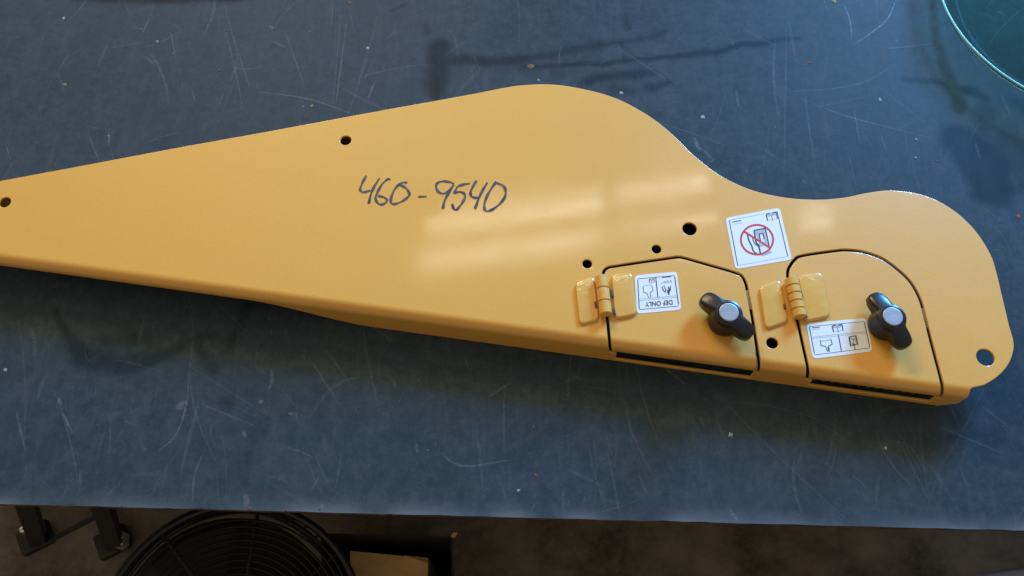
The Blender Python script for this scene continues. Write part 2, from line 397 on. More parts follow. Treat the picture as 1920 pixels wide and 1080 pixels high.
# scratches in the plate
acc = Acc(); zc = TABLE_Z + 0.00012
def scratch(pts, w, op, px=True, n=8):
    global zc
    q = [T(*p) for p in pts] if px else [Vector((p[0], p[1], 0)) for p in pts]
    q = catmull(q, n) if len(q) > 2 else [q[0].lerp(q[1], k/8) for k in range(9)]
    q = [p for p in q if (Vector((p.x, p.y, 0))-Vector((A.x, A.y, 0))).dot(ey) > 0.0025]
    if len(q) < 4: return
    m_ = len(q); fade = [op*math.sin(math.pi*(0.08+0.84*i/(m_-1)))**0.6 for i in range(m_)]
    ws = [w*0.00062*(0.6+0.4*math.sin(math.pi*i/(m_-1))) for i in range(m_)]
    acc.add(ribbon(q, ws, zc, 0.00001), [f for f in fade for _ in (0, 1)]); zc += 1.2e-6
S_ = [([(1680, 0), (1660, 40), (1600, 85)], 2.5, .5), ([(1582, 8), (1594, 40), (1597, 75)], 2.2, .45), ([(1500, 185), (1595, 220), (1750, 260)], 2, .28),
      ([(1301, 258), (1312, 282)], 7, .45), ([(1312, 275), (1338, 300)], 2.5, .3), ([(1160, 90), (1250, 150)], 2, .25), ([(1475, 30), (1470, 330)], 2.5, .16), ([(1505, 150), (1530, 330)], 2.5, .18),
      ([(1600, 200), (1612, 265)], 2, .25), ([(1380, 170), (1385, 200)], 5, .25), ([(1440, 175), (1600, 160), (1680, 120)], 2.5, .18), ([(480, 172), (575, 185), (665, 215)], 2.4, .35),
      ([(535, 60), (572, 165)], 2, .22), ([(320, 60), (330, 110)], 2, .25), ([(650, 40), (628, 210)], 3, .22), ([(640, 20), (622, 215)], 2, .18), ([(704, 150), (690, 185)], 4, .28), ([(280, 35), (264, 68)], 3, .25),
      ([(505, 48), (512, 54)], 5, .5), ([(445, 90), (470, 170)], 2, .18), ([(165, 250), (185, 300)], 2.4, .28), ([(205, 245), (204, 275)], 3, .3), ([(10, 270), (20, 300)], 2.5, .25), ([(360, 170), (366, 190)], 3, .25),
      ([(353, 700), (350, 755), (330, 815), (290, 852)], 2.6, .38), ([(330, 766), (352, 754)], 11, .34), ([(378, 855), (364, 895), (361, 945)], 3, .30), ([(30, 770), (48, 848)], 3, .3), ([(110, 745), (114, 760)], 5, .5), ([(118, 775), (136, 812)], 3, .42),
      ([(508, 690), (510, 715), (502, 735)], 5, .28), ([(570, 655), (640, 765)], 2, .2), ([(605, 645), (660, 725)], 2, .2), ([(690, 605), (735, 640)], 2.4, .28), ([(830, 850), (850, 868), (885, 874), (960, 862)], 3, .30), ([(945, 720), (945, 855)], 2, .2),
      ([(915, 745), (960, 715)], 3.5, .25), ([(640, 850), (630, 915)], 2.5, .2), ([(600, 890), (580, 925)], 2, .2), ([(780, 830), (783, 850)], 4, .3), ([(461, 925), (462, 950)], 9, .36), ([(604, 945), (602, 958)], 4, .4), ([(1368, 955), (1382, 975)], 6, .38),
      ([(360, 750), (480, 800)], 2.5, .18), ([(455, 808), (462, 820)], 6, .35), ([(540, 775), (552, 777)], 4, .35), ([(485, 752), (494, 754)], 6, .5), ([(270, 600), (260, 640)], 5, .16), ([(150, 880), (152, 915)], 3, .2), ([(540, 840), (560, 846), (586, 857)], 2, .28),
      ([(1500, 765), (1620, 850)], 2, .12), ([(1840, 760), (1890, 800)], 3, .22), ([(1760, 800), (1880, 850)], 3, .18), ([(1312, 780), (1320, 800)], 4, .22), ([(1370, 812), (1372, 822)], 6, .25), ([(870, 660), (880, 700)], 3, .16)]
for s_ in S_: scratch(s_[0], s_[1]*1.15, s_[2]*0.72)
for k in range(900):
    cx = rng.uniform(-40, 1960); cy = rng.uniform(-60, 985)
    c_ = T(cx, cy)
    if rng.random() < 0.6: ang = math.pi/2 + rng.normal(0, .35)
    else: ang = rng.uniform(0, math.pi)
    ln = rng.gamma(1.1, 0.020); cv = rng.normal(0, 0.10)*ln
    d = Vector((math.cos(ang), math.sin(ang), 0)); nn = Vector((-d.y, d.x, 0))
    pts = [c_-d*ln, c_-d*ln*.3+nn*cv, c_+d*ln*.4+nn*cv, c_+d*ln]
    scratch([(p.x, p.y) for p in pts], rng.choice([1.0, 1.5, 2.2, 3.6, 6.0]), rng.uniform(.01, .11), False, 4)
props(link('scratches', acc.mesh('scratches'), M['scratch'], top), kind='stuff')
def specks(name, spots, material):
    acc = Acc(); z = TABLE_Z+0.0003
    for (x, y, r) in spots:
        c_ = T(x, y); n = 9; vs = []
        for k in range(n):
            a = k*2*math.pi/n; rr = r*0.00056*rng.uniform(.5, 1.2); vs.append((c_.x+rr*math.cos(a)*1.1, c_.y+rr*math.sin(a), z))
        vs.append((c_.x, c_.y, z+0.0004)); acc.add((vs, [(k, (k+1) % n, n) for k in range(n)])); z += 1e-6
    props(link(name, acc.mesh(name), material, top), kind='stuff')
def rnd(n, r0, r1): return [(rng.uniform(0, 1920), rng.uniform(0, 960), rng.uniform(r0, r1)) for _ in range(n)]
specks('rust_specks', [(994, 125, 8), (655, 5, 6), (1910, 406, 6), (1004, 891, 3), (1518, 118, 3), (1505, 122, 2), (580, 60, 3), (411, 132, 3), (230, 948, 2), (468, 954, 3), (537, 956, 3), (600, 955, 2), (1755, 302, 2), (1717, 297, 2)] + rnd(5, .5, 1), M['rust_speck'])
specks('pale_specks', [(1317, 220, 5), (1010, 150, 3), (690, 90, 4), (295, 78, 3), (119, 34, 4), (1650, 187, 4), (10, 694, 5), (1370, 815, 5), (1660, 840, 4), (973, 920, 3), (1165, 174, 4), (1717, 296, 3)] + rnd(40, .6, 1.3), M['pale_speck'])
specks('ochre_specks', [(585, 198, 4), (568, 200, 3), (122, 158, 4), (203, 255, 3), (265, 55, 2), (1718, 262, 3), (1563, 2, 6), (1875, 95, 2)] + rnd(6, .5, 1), M['ochre_speck'])

# ------------------------------------------------------------------ yellow cover panel
panel = props(empty('cover_panel', T(1150, 560)), 'yellow painted sheet metal machine cover with two small hinged doors', 'machine cover')
R = 0.010; TH = 0.003; BEND = R*math.pi/2
e0 = P(0, 473); e1 = P(1796, 720)
Ud = (e1-e0); Ud.z = 0; Ud.normalize(); Vd = Vector((Ud.y, -Ud.x, 0))     # Vd points to the front
if Vd.y > 0: Vd = -Vd
def flat(px, py):
    d = P(px, py)-e0; return (d.dot(Ud), d.dot(Vd))
def ubend(px):
    """ position along the bend of the pixel column px """
    y = 473 + (720-473)*px/1796.0
    return flat(px, y)[0]
def fold(u, w, t):
    b = e0 + Ud*u
    if w <= 0: return Vector((b.x+Vd.x*w, b.y+Vd.y*w, ZT-t))
    th = w/R
    if th < math.pi/2: h = (R-t)*math.sin(th); z = ZT-R+(R-t)*math.cos(th)
    else: h = R-t; z = ZT-R-(w-BEND)
    return Vector((b.x+Vd.x*h, b.y+Vd.y*h, z))
def sheet(name, outlines, parent, material=None):
    cu = bpy.data.curves.new(name, 'CURVE'); cu.dimensions = '2D'; cu.fill_mode = 'BOTH'
    bv = 0.0009; cu.extrude = TH/2-bv; cu.bevel_depth = bv; cu.bevel_resolution = 2; cu.offset = -bv
    for o in outlines:
        sp = cu.splines.new('POLY'); sp.points.add(len(o)-1); sp.use_cyclic_u = True
        for i, p in enumerate(o): sp.points[i].co = (p[0], p[1], 0, 1)
    ob = bpy.data.objects.new('tmp', cu); COL.objects.link(ob)
    dg = bpy.context.evaluated_depsgraph_get(); me = bpy.data.meshes.new_from_object(ob.evaluated_get(dg))
    bpy.data.objects.remove(ob)
    bm = bmesh.new(); bm.from_mesh(me); bmesh.ops.remove_doubles(bm, verts=bm.verts[:], dist=1e-6)
    for k in [-0.003, -0.0005] + [BEND*i/14 for i in range(15)] + [BEND+0.0005, BEND+0.003]:
        bmesh.ops.bisect_plane(bm, geom=bm.verts[:]+bm.edges[:]+bm.faces[:], dist=1e-7, plane_co=(0, k, 0), plane_no=(0, 1, 0))
    flip = Ud.cross(Vd).z < 0
    for v in bm.verts:
        t = TH/2 - v.co.z
        v.co = fold(v.co.x, v.co.y, t)
    bmesh.ops.recalc_face_normals(bm, faces=bm.faces[:])
    bm.to_mesh(me); bm.free(); me.materials.clear()
    smooth(me, 62)
    ob = link(name, me, material or M['yellow'], parent)
    wn = ob.modifiers.new('wn', 'WEIGHTED_NORMAL'); wn.keep_sharp = True; wn.weight = 100
    return ob
TOPC = [(-150, 368), (0, 339), (150, 311), (320, 279), (500, 246.5), (670, 215), (800, 191.5), (880, 177), (947, 163.8), (976, 159.6), (1014, 157.5), (1048, 159), (1086, 165), (1127, 174.5), (1167, 189), (1210, 212.5), (1239, 233), (1268, 258), (1299, 289),
        (1340, 321.5), (1374, 341), (1410, 356), (1452, 366.5), (1495, 372.5), (1544, 373.6), (1587, 369.4), (1622, 362), (1658, 357), (1686, 357.5), (1722, 363), (1757, 375.4), (1792, 396.7), (1821, 423), (1842, 450), (1860, 482), (1870, 515), (1878, 549), (1886, 582), (1893, 612), (1900, 636),
        (1901, 654), (1895, 675), (1883, 694), (1864, 711), (1845, 722)]
tc = catmull([(*flat(*p), 0) for p in TOPC], 6)
H = TOP_H - 0.0005; WMAX = H - R + BEND
uR = ubend(1820)
out = [(p.x, p.y) for p in tc]
out += [(uR+0.002, 0.0015), (uR, 0.004), (uR, BEND+0.016), (uR-0.003, BEND+0.020), (ubend(1790), WMAX)]
out += [(ubend(x), WMAX) for x in (1700, 1400, 1150, 900, 760, 690)]
for k in range(1, 8):
    t = k/8; out.append((ubend(690-225*t), WMAX + (BEND+0.003-WMAX)*(t*t*(3-2*t))))
out += [(ubend(x), BEND+0.003) for x in (465, 300, 100, -40)]
ul = flat(-150, 400)[0]; wl = flat(-150, 370)[1]
out += [(ul+0.02, BEND*0.7), (ul, 0.0), (ul-0.006, -0.01), (ul-0.006, wl+0.01)]
def circle(px, py, rpx, n=28):
    c_ = flat(px, py); r = rpx*0.00056
    return [(c_[0]+r*math.cos(2*math.pi*k/n), c_[1]+r*math.sin(2*math.pi*k/n)) for k in range(n)]
holes = [circle(*h) for h in ((648, 263, 11), (9, 379, 11), (1293, 429, 13.5), (1231, 467, 9), (1101, 494.5, 9), (1448, 643, 10.5), (1848, 670, 16))]
def offset_poly(pts, d):
    n = len(pts); o = []
    ar = sum(pts[i][0]*pts[(i+1) % n][1]-pts[(i+1) % n][0]*pts[i][1] for i in range(n))
    sg = 1 if ar > 0 else -1
    for i in range(n):
        a, b, c_ = Vector(pts[i-1]), Vector(pts[i]), Vector(pts[(i+1) % n])
        t1 = (b-a).normalized(); t2 = (c_-b).normalized()
        n1 = Vector((t1.y, -t1.x))*sg; n2 = Vector((t2.y, -t2.x))*sg
        nn = n1+n2; nn = nn/max(nn.dot(n1), 0.3) if nn.length > 1e-6 else n1
        o.append((b.x+nn.x*d, b.y+nn.y*d))
    return o
G1 = [(1138.7, 597), (1133, 540), (1131.2, 522), (1131, 514), (1133.3, 507), (1140.5, 501.6), (1150, 499.6), (1200, 492), (1262, 483), (1272, 482), (1284, 484), (1330, 497), (1378, 511), (1392, 519), (1399, 534), (1401.3, 546), (1410.6, 595), (1419, 650)]
G2 = [(1496, 604), (1480, 532), (1477, 517), (1479, 503), (1491, 486), (1506, 479), (1568, 470), (1590, 469), (1617, 472), (1653, 484), (1684, 506), (1708, 530), (1725, 561), (1734.5, 595), (1746.6, 643), (1763, 705)]
W_LIP = WMAX-0.0080; W_DOOR = BEND+0.0065
GAP = 0.00145
def door_polys(G, wbot_body, wbot_door):
    top = [(q.x, q.y) for q in catmull([(*flat(*p), 0) for p in G], 4)]
    def ext(p, q, w):    # continue line q->p down to w
        k = (w-p[1])/(p[1]-q[1]); return (p[0]+(p[0]-q[0])*k, w)
    l1 = ext(top[0], top[1], BEND+0.006); r1 = ext(top[-1], top[-2], BEND+0.006)
    mid = [l1] + top + [r1]
    ul, ur = l1[0], r1[0]
    door = offset_poly([(ul, wbot_door)] + mid[0:] + [(ur, wbot_door)], -GAP)
    body = offset_poly([(ul, BEND+0.0085)] + mid + [(ur, BEND+0.0085), (ur-0.005, BEND+0.0095), (ur-0.005, wbot_body-GAP), (ul+0.008, wbot_body-GAP), (ul+0.008, BEND+0.0095)], GAP)
    return door, body
d1, b1 = door_polys(G1, WMAX-0.0055, W_DOOR); d2, b2 = door_polys(G2, W_LIP, W_DOOR)
body = sheet('sheet_body', [out, b1, b2]+holes, panel)
# the upstanding back flange, under the curved back edge
ring_o = [(p.x, p.y) for p in tc[:6*28]]
rows = [[], [], [], []]
for i, p in enumerate(ring_o):
    a = Vector(ring_o[max(i-1, 0)]); b = Vector(ring_o[min(i+1, len(ring_o)-1)]); t = (b-a).normalized(); n_ = Vector((-t.y, t.x))
    if n_.y < 0: n_ = -n_
    for r_, (off, dep) in zip(rows, ((0.0016, TH-0.0008), (0.0046, TH-0.0008), (0.0046, TOP_H-0.001), (0.0016, TOP_H-0.001))):
        q = Vector(p)+n_*off; v = fold(q.x, min(q.y, -0.0001), dep); r_.append(v)
vs = [v for r_ in rows for v in r_]; n = len(ring_o); fs = []
for k in range(4):
    for i in range(n-1): fs.append((k*n+i, k*n+i+1, ((k+1) % 4)*n+i+1, ((k+1) % 4)*n+i))
fs += [(0, n, 2*n, 3*n), (n-1, 2*n-1, 3*n-1, 4*n-1)]
link('back_flange', mesh_from('back_flange', vs, fs, 40), M['yellow'], panel)
door_a = sheet('access_door', [d1], panel); props(door_a, 'small access door with angled top edge, left of the pair')
door_b = sheet('access_door', [d2], panel); props(door_b, 'small access door with rounded top edge, right of the pair')
# ribs seen in the slot under each door
for (xa, xb, par, nrib) in ((1545, 1735, door_b, 12),):
    for k in range(nrib):
        u = ubend(xa+(xb-xa)*k/(nrib-1)); c_ = e0+Ud*u+Vd*(R-0.008)
        link('grille_rib', box_mesh(c_.x, c_.y, ZT-R-0.014, 0.0035, 0.004, 0.018, 0, math.atan2(Ud.y, Ud.x)), M['under'], par)
# latch tongues that show through the gaps
for (x, y, par) in ((1404, 563, door_a), (1736, 597, door_b)):
    c_ = F(x, y, ZT-0.007)
    link('latch_tongue', box_mesh(c_.x, c_.y, ZT-0.0065, 0.030, 0.022, 0.0025, 0.0005, math.radians(8)), M['zinc'], par)

# hinges
def leaf(quad, h, parent, inset=0.0022):
    b = [P(*q) for q in quad]; c_ = sum(b, Vector())/4
    pts = [Vector((p.x, p.y)) for p in b]
    ang = []
    base = rounded_poly(pts, 0.006, 5)
    cc = Vector((c_.x, c_.y)); rings = []
    for (off, z) in ((0.0, -0.0002), (-0.0003, 0.0012), (-0.0009, h*0.72), (-0.0018, h*0.95), (-0.0032, h)):
        rr = []
        for p in base:
            d = (p-cc); q = cc + d*(1+off/d.length); rr.append(Vector((q.x, q.y, ZT+z)))
        rings.append(rr)
    return link('leaf', loft(rings, True, True, 60), M['hinge_paint'], parent)
def barrel(a, b, r, nk, zc_, parent):
    a = F(*a, zc_); b = F(*b, zc_); d = (b-a); ln = d.length; d.normalize(); g = 0.0005
    for k in range(nk):
        s0 = ln*k/nk+g/2; s1 = ln*(k+1)/nk-g/2
        pts = [a+d*s0, a+d*(s0+0.0007), a+d*(s1-0.0007), a+d*s1]
        link('knuckle', tube(pts, [r*0.88, r, r, r*0.88], 20), M['hinge_paint'], parent)
    link('pin', tube([a-d*0.0008, b+d*0.0008], r*0.62, 14), M['yellow'], parent)
def hinge(ql, qr, a, b, r, nk, slots):
    h = empty('hinge', P((a[0]+b[0])/2, (a[1]+b[1])/2)); h.parent = panel; h.matrix_parent_inverse = panel.matrix_world.inverted()
    bpy.context.view_layer.update()
    leaf(ql, 0.0030, h); leaf(qr, 0.0034, h)
    barrel(a, b, r, nk, ZT+0.0060, h)
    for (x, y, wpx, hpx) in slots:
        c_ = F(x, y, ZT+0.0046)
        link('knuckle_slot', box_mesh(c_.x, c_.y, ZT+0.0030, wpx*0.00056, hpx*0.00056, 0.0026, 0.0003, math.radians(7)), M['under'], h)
    return h
hinge([(1077, 531), (1113, 518), (1124, 602), (1086, 612)], [(1145, 516), (1184, 511), (1196, 592), (1152, 601)], (1127, 518), (1136, 590), 0.0066, 3, [(1148, 549, 4, 15), (1152, 583, 4, 13), (1117, 570, 3.5, 12)])
hinge([(1421, 539), (1462, 525), (1478, 605), (1434, 620)], [(1494, 518), (1540, 511), (1557, 596), (1508, 606)], (1483, 523), (1500, 595), 0.0070, 5, [(1503, 551, 4, 14), (1511, 588, 4, 14), (1472, 574, 4, 10)])

# wing knobs
def knob(px, py, ang, label):
    c_ = F(px, py, ZT+0.0255); k_ = empty('wing_knob', (c_.x, c_.y, ZT)); k_.parent = panel
    bpy.context.view_layer.update(); k_.matrix_parent_inverse = panel.matrix_world.inverted()
    bpy.context.view_layer.update(); props(k_, label)
    n = 96
    def lobe(th):
        v = 0
        for s in (0, math.pi):
            d = (th-ang-s+math.pi) % (2*math.pi)-math.pi
            w = 0.40 if d > 0 else 0.50
            v = max(v, math.exp(-(abs(d)/w)**3.6))
        return v
    def ring(f):
        r_ = []
        for i in range(n):
            th = 2*math.pi*i/n; rr, z = f(th, lobe(th)); tw = 0.0
            r_.append(Vector((c_.x+rr*math.cos(th), c_.y+rr*math.sin(th), ZT+z)))
        return r_
    hub, wing = 0.0150, 0.0165
    o = lambda l: hub+wing*l
    rings = [ring(lambda th, l: (0.0160, 0.0)), ring(lambda th, l: (0.0168, 0.003)), ring(lambda th, l: (0.0168, 0.0065)), ring(lambda th, l: (0.0165+max(0, o(l)-0.0165)*0.9, 0.0085+0.001*l)),
             ring(lambda th, l: (max(o(l), 0.0160), 0.0105)), ring(lambda th, l: (max(o(l), 0.0143), 0.0195-0.003*l)), ring(lambda th, l: (o(l)*0.985, 0.0212-0.0032*l)), ring(lambda th, l: (o(l)*0.94, 0.0224-0.0034*l)),
             ring(lambda th, l: (0.0125+(o(l)-0.0125)*0.55, 0.0236-0.0022*l)), ring(lambda th, l: (0.0116, 0.0246)), ring(lambda th, l: (0.0106, 0.0246)), ring(lambda th, l: (0.0101, 0.0236))]
    link('grip', loft(rings, True, True, 50), M['knob'], k_)
    nr = 40; cr = []
    for (r, z) in ((0.0099, 0.0232), (0.0099, 0.0252), (0.0096, 0.0256), (0.0090, 0.0258), (0.0089, 0.0258), (0.0005, 0.0258)):
        cr.append([Vector((c_.x+r*math.cos(2*math.pi*i/nr), c_.y+r*math.sin(2*math.pi*i/nr), ZT+z)) for i in range(nr)])
    link('cap', loft(cr, True, True, 50), M['cap'], k_)
knob(1367, 585, math.radians(-47+5), 'black wing knob with silver cap on the angled door')
knob(1674.5, 593, math.radians(-66), 'black wing knob with silver cap on the rounded door')

# ------------------------------------------------------------------ stickers
class Sticker:
    def __init__(s, name, quad, rad, label):
        s.c = [P(*q) for q in quad]                         # tl, tr, br, bl
        s.w = ((s.c[1]-s.c[0]).length+(s.c[2]-s.c[3]).length)/2; s.h = ((s.c[3]-s.c[0]).length+(s.c[2]-s.c[1]).length)/2
        base = rounded_poly([(0, 0), (s.w, 0), (s.w, s.h), (0, s.h)], rad, 6)
        rings = [[s.at(p.x/s.w, p.y/s.h, z) for p in base] for z in (-0.0001, 0.00030)]
        s.o = link(name, loft(rings), M['sticker'], panel); s.o['label'] = label
        s.z = 0.00040; s.acc = {}
    def at(s, u, v, z):
        a = s.c[0].lerp(s.c[1], u); b = s.c[3].lerp(s.c[2], u); p = a.lerp(b, v); return Vector((p.x, p.y, ZT+z))
    def stroke(s, key, pts, wmm, mt='print', closed=False, n=1):
        q = [s.at(u, v, 0) for (u, v) in pts]
        if n > 1: q = catmull(q, n, closed)
        if closed: q.append(q[0])
        a = s.acc.setdefault((key, mt, len(s.acc)) if key in ('border', 'divider') else (key, mt, 0), Acc())
        for i in range(len(q)-1 if n == 1 else 0):
            d = (q[i+1]-q[i]).normalized()*wmm*0.0004
            a.add(ribbon([q[i]-d*(i > 0 or closed), q[i+1]+d*(closed or i < len(q)-2)], wmm*0.001, ZT+s.z, 0.0)); s.z += 0.000004
        if n > 1: a.add(ribbon(q, wmm*0.001, ZT+s.z, 0.00001)); s.z += 0.000012
    def fill(s, key, pts, mt):
        a = s.acc.setdefault((key, mt, 0), Acc()); v = [s.at(u, v_, s.z) for (u, v_) in pts]; a.add((v, [tuple(range(len(v)))])); s.z += 0.00001
    def circle(s, key, cu, cv, rmm, wmm, mt):
        n = 56; s.stroke(key, [(cu+rmm*0.001*math.cos(2*math.pi*k/n)/s.w, cv+rmm*0.001*math.sin(2*math.pi*k/n)/s.h) for k in range(n)], wmm, mt, True, 2)
    def done(s):
        for (key, mt, _), a in s.acc.items(): link(key, a.mesh(key), M[mt], s.o)
def book(s, u, v, du, dv, wmm=0.8):
    """ small open-book 'read the manual' mark """
    s.stroke('book_mark', [(u, v+dv*.1), (u+du*.04, v+dv*.9)], wmm*1.4); s.stroke('book_mark', [(u+du, v), (u+du*.98, v+dv*.85)], wmm*1.4)
    s.stroke('book_mark', [(u, v+dv*.1), (u+du*.25, v), (u+du*.5, v+dv*.14), (u+du*.75, v), (u+du, v)], wmm*1.2, n=4)
    s.stroke('book_mark', [(u+du*.04, v+dv*.9), (u+du*.25, v+dv*.78), (u+du*.5, v+dv*.95), (u+du*.75, v+dv*.75), (u+du*.98, v+dv*.85)], wmm*.5, 'print_grey', n=4)
    s.stroke('book_mark', [(u+du*.5, v+dv*.14), (u+du*.5, v+dv*.95)], wmm*.7)
    s.fill('book_shade', [(u+du*.08, v+dv*.12), (u+du*.92, v+dv*.1), (u+du*.9, v+dv*.32), (u+du*.1, v+dv*.35)], 'print_grey')
# 1: square prohibition sticker
s = Sticker('warning_sticker', [(1360, 409), (1461.5, 389.5), (1485, 487), (1379, 505)], 0.0045, 'square white sticker with red crossed-out circle')
s.stroke('border', [(.06, .06), (.05, .94)], 0.9); s.stroke('border', [(.94, .06), (.94, .93)], 0.9)
s.stroke('border', [(.06, .06), (.94, .06)], 0.45, 'print_grey'); s.stroke('border', [(.05, .94), (.94, .93)], 0.45, 'print_grey')
s.stroke('small_print', [(.10, .105), (.27, .105)], 0.9); s.stroke('small_print', [(.12, .15), (.28, .15)], 0.5, 'print_grey')
book(s, .73, .075, .19, .15)
cu, cv = .475, .52
for k in (0,):
    s.stroke('funnel_mark', [(.33, .36), (.33, .50), (.36, .62), (.37, .72), (.43, .80)], 1.5, n=4)
    s.stroke('funnel_mark', [(.46, .34), (.45, .56), (.48, .64), (.48, .82)], 1.6, n=4)
    s.stroke('funnel_mark', [(.40, .48), (.42, .58), (.48, .66)], 1.0, n=4)
    s.stroke('funnel_mark', [(.46, .34), (.66, .34), (.66, .68)], 1.3)
    s.fill('funnel_shade', [(.48, .36), (.64, .36), (.64, .66), (.50, .66)], 'print_grey')
    s.fill('funnel_window', [(.52, .42), (.60, .42), (.60, .58), (.54, .58)], 'sticker')
    s.stroke('funnel_mark', [(.53, .58), (.53, .43), (.60, .43), (.60, .54)], 1.3)
    s.fill('funnel_shade', [(.50, .78), (.66, .76), (.68, .81), (.50, .84)], 'print_grey')
s.circle('prohibition_ring', cu, cv, 17.5, 2.0, 'print_red')
r_ = 0.0175; s.stroke('prohibition_bar', [(cu-r_*.70/s.w, cv-r_*.72/s.h), (cu+r_*.70/s.w, cv+r_*.72/s.h)], 2.0, 'print_red')
s.done()
# 2: fluid sticker (upside down to the camera)
s = Sticker('fluid_sticker', [(1190, 516.5), (1269, 509.5), (1277.5, 581), (1194, 588.5)], 0.0045, 'small white sticker with upside-down fluid lettering beside left hinge')
s.stroke('border', [(.07, .10), (.93, .10)], 0.6); s.stroke('border', [(.06, .90), (.95, .90)], 0.6)
s.stroke('border', [(.065, .12), (.06, .88)], 0.9); s.stroke('border', [(.935, .12), (.95, .86)], 1.0)
s.stroke('divider', [(.07, .63), (.94, .63)], 0.55, 'print_grey'); s.stroke('divider', [(.07, .67), (.94, .67)], 0.45, 'print_grey'); s.stroke('divider', [(.49, .10), (.50, .63)], 1.0)
book(s, .33, .13, .12, .12, .5)
s.stroke('tank_mark', [(.18, .30), (.18, .46), (.26, .50), (.29, .62)], 0.6); s.stroke('tank_mark', [(.38, .30), (.40, .44), (.33, .50), (.34, .62)], 0.6); s.stroke('tank_mark', [(.18, .30), (.38, .28)], .4, 'print_grey')
s.stroke('small_print', [(.64, .125), (.86, .115)], 0.7)
for (u, v, du, dv, w) in ((.62, .36, .02, .12, .9), (.66, .33, .03, .10, .7), (.70, .42, -.02, .10, .9), (.76, .38, .03, .12, 1.1), (.81, .36, -.01, .12, .9), (.73, .50, .03, .09, 1.0), (.68, .22, .03, .06, .5), (.75, .20, .02, .07, .5), (.82, .20, .03, .07, .5), (.64, .46, .03, .05, .7)):
    s.stroke('spray_mark', [(u, v), (u+du, v+dv)], w)
s.fill('arrow_mark', [(.72, .46), (.80, .45), (.765, .58)], 'print')
s.stroke('spray_arc', [(.60, .28), (.70, .24), (.84, .26)], .45, 'print_grey', n=4)
def text(st, name, body, u0, u1, v, hmm):
    cu_ = bpy.data.curves.new(name, 'FONT'); cu_.body = body; cu_.size = 1; cu_.align_x = 'CENTER'; cu_.align_y = 'CENTER'; cu_.offset = 0.012
    ob = bpy.data.objects.new('tmp', cu_); COL.objects.link(ob); dg = bpy.context.evaluated_depsgraph_get()
    me = bpy.data.meshes.new_from_object(ob.evaluated_get(dg)); bpy.data.objects.remove(ob)
    xs = [p.co.x for p in me.vertices]; ys = [p.co.y for p in me.vertices]
    sx = (u1-u0)/(max(xs)-min(xs)); sy = hmm*0.001/st.h/(max(ys)-min(ys)); mx = (max(xs)+min(xs))/2; my = (max(ys)+min(ys))/2
    for p in me.vertices:                                                      # turned half round in the sticker
        x = -(p.co.x-mx)*sx; y = -(p.co.y-my)*sy
        p.co = st.at((u0+u1)/2+x, v-y, st.z)
    me.materials.clear(); link(name, me, M['print'], st.o)
text(s, 'lettering', 'DEF ONLY', .20, .82, .785, 5.2)
s.done()
# 3: wide sticker
s = Sticker('filler_sticker', [(1511.5, 606.5), (1623.5, 596.5), (1636, 659), (1524, 673)], 0.0045, 'wide white pictogram sticker below the right hinge')
s.stroke('border', [(.04, .10), (.96, .10)], 0.5); s.stroke('border', [(.04, .90), (.965, .89)], 0.5)
s.stroke('border', [(.04, .12), (.04, .86)], 0.9); s.stroke('border', [(.96, .12), (.965, .86)], 0.9)
s.stroke('divider', [(.04, .40), (.96, .40)], 0.5, 'print_grey'); s.stroke('divider', [(.04, .44), (.96, .44)], 0.4, 'print_grey'); s.stroke('divider', [(.49, .42), (.49, .90)], 1.0)
s.stroke('small_print', [(.08, .14), (.21, .14)], 0.8); s.stroke('small_print', [(.09, .19), (.21, .19)], .4, 'print_grey')
book(s, .415, .13, .17, .21, .8)
s.stroke('tank_mark', [(.175, .50), (.175, .66), (.245, .70), (.265, .86)], 0.7); s.stroke('tank_mark', [(.355, .50), (.36, .66), (.295, .70), (.295, .86)], 0.7); s.stroke('tank_mark', [(.175, .54), (.355, .53)], .6, 'print_grey'); s.stroke('tank_mark', [(.28, .72), (.28, .84)], .7)
s.fill('pump_shade', [(.655, .50), (.77, .50), (.775, .76), (.66, .77)], 'print_grey'); s.fill('pump_window', [(.685, .54), (.745, .54), (.745, .74), (.685, .74)], 'sticker')
s.stroke('pump_mark', [(.66, .50), (.655, .78)], 1.2); s.stroke('pump_mark', [(.775, .49), (.775, .76)], 1.2); s.stroke('pump_mark', [(.66, .50), (.775, .49)], .7)
s.stroke('pump_mark', [(.685, .56), (.73, .62), (.70, .70), (.715, .80)], .8, n=4); s.stroke('pump_mark', [(.74, .56), (.72, .66)], .7)
s.stroke('pump_mark', [(.685, .76), (.715, .72), (.745, .76)], .8); s.stroke('pump_mark', [(.715, .74), (.715, .90)], .8)
s.done()

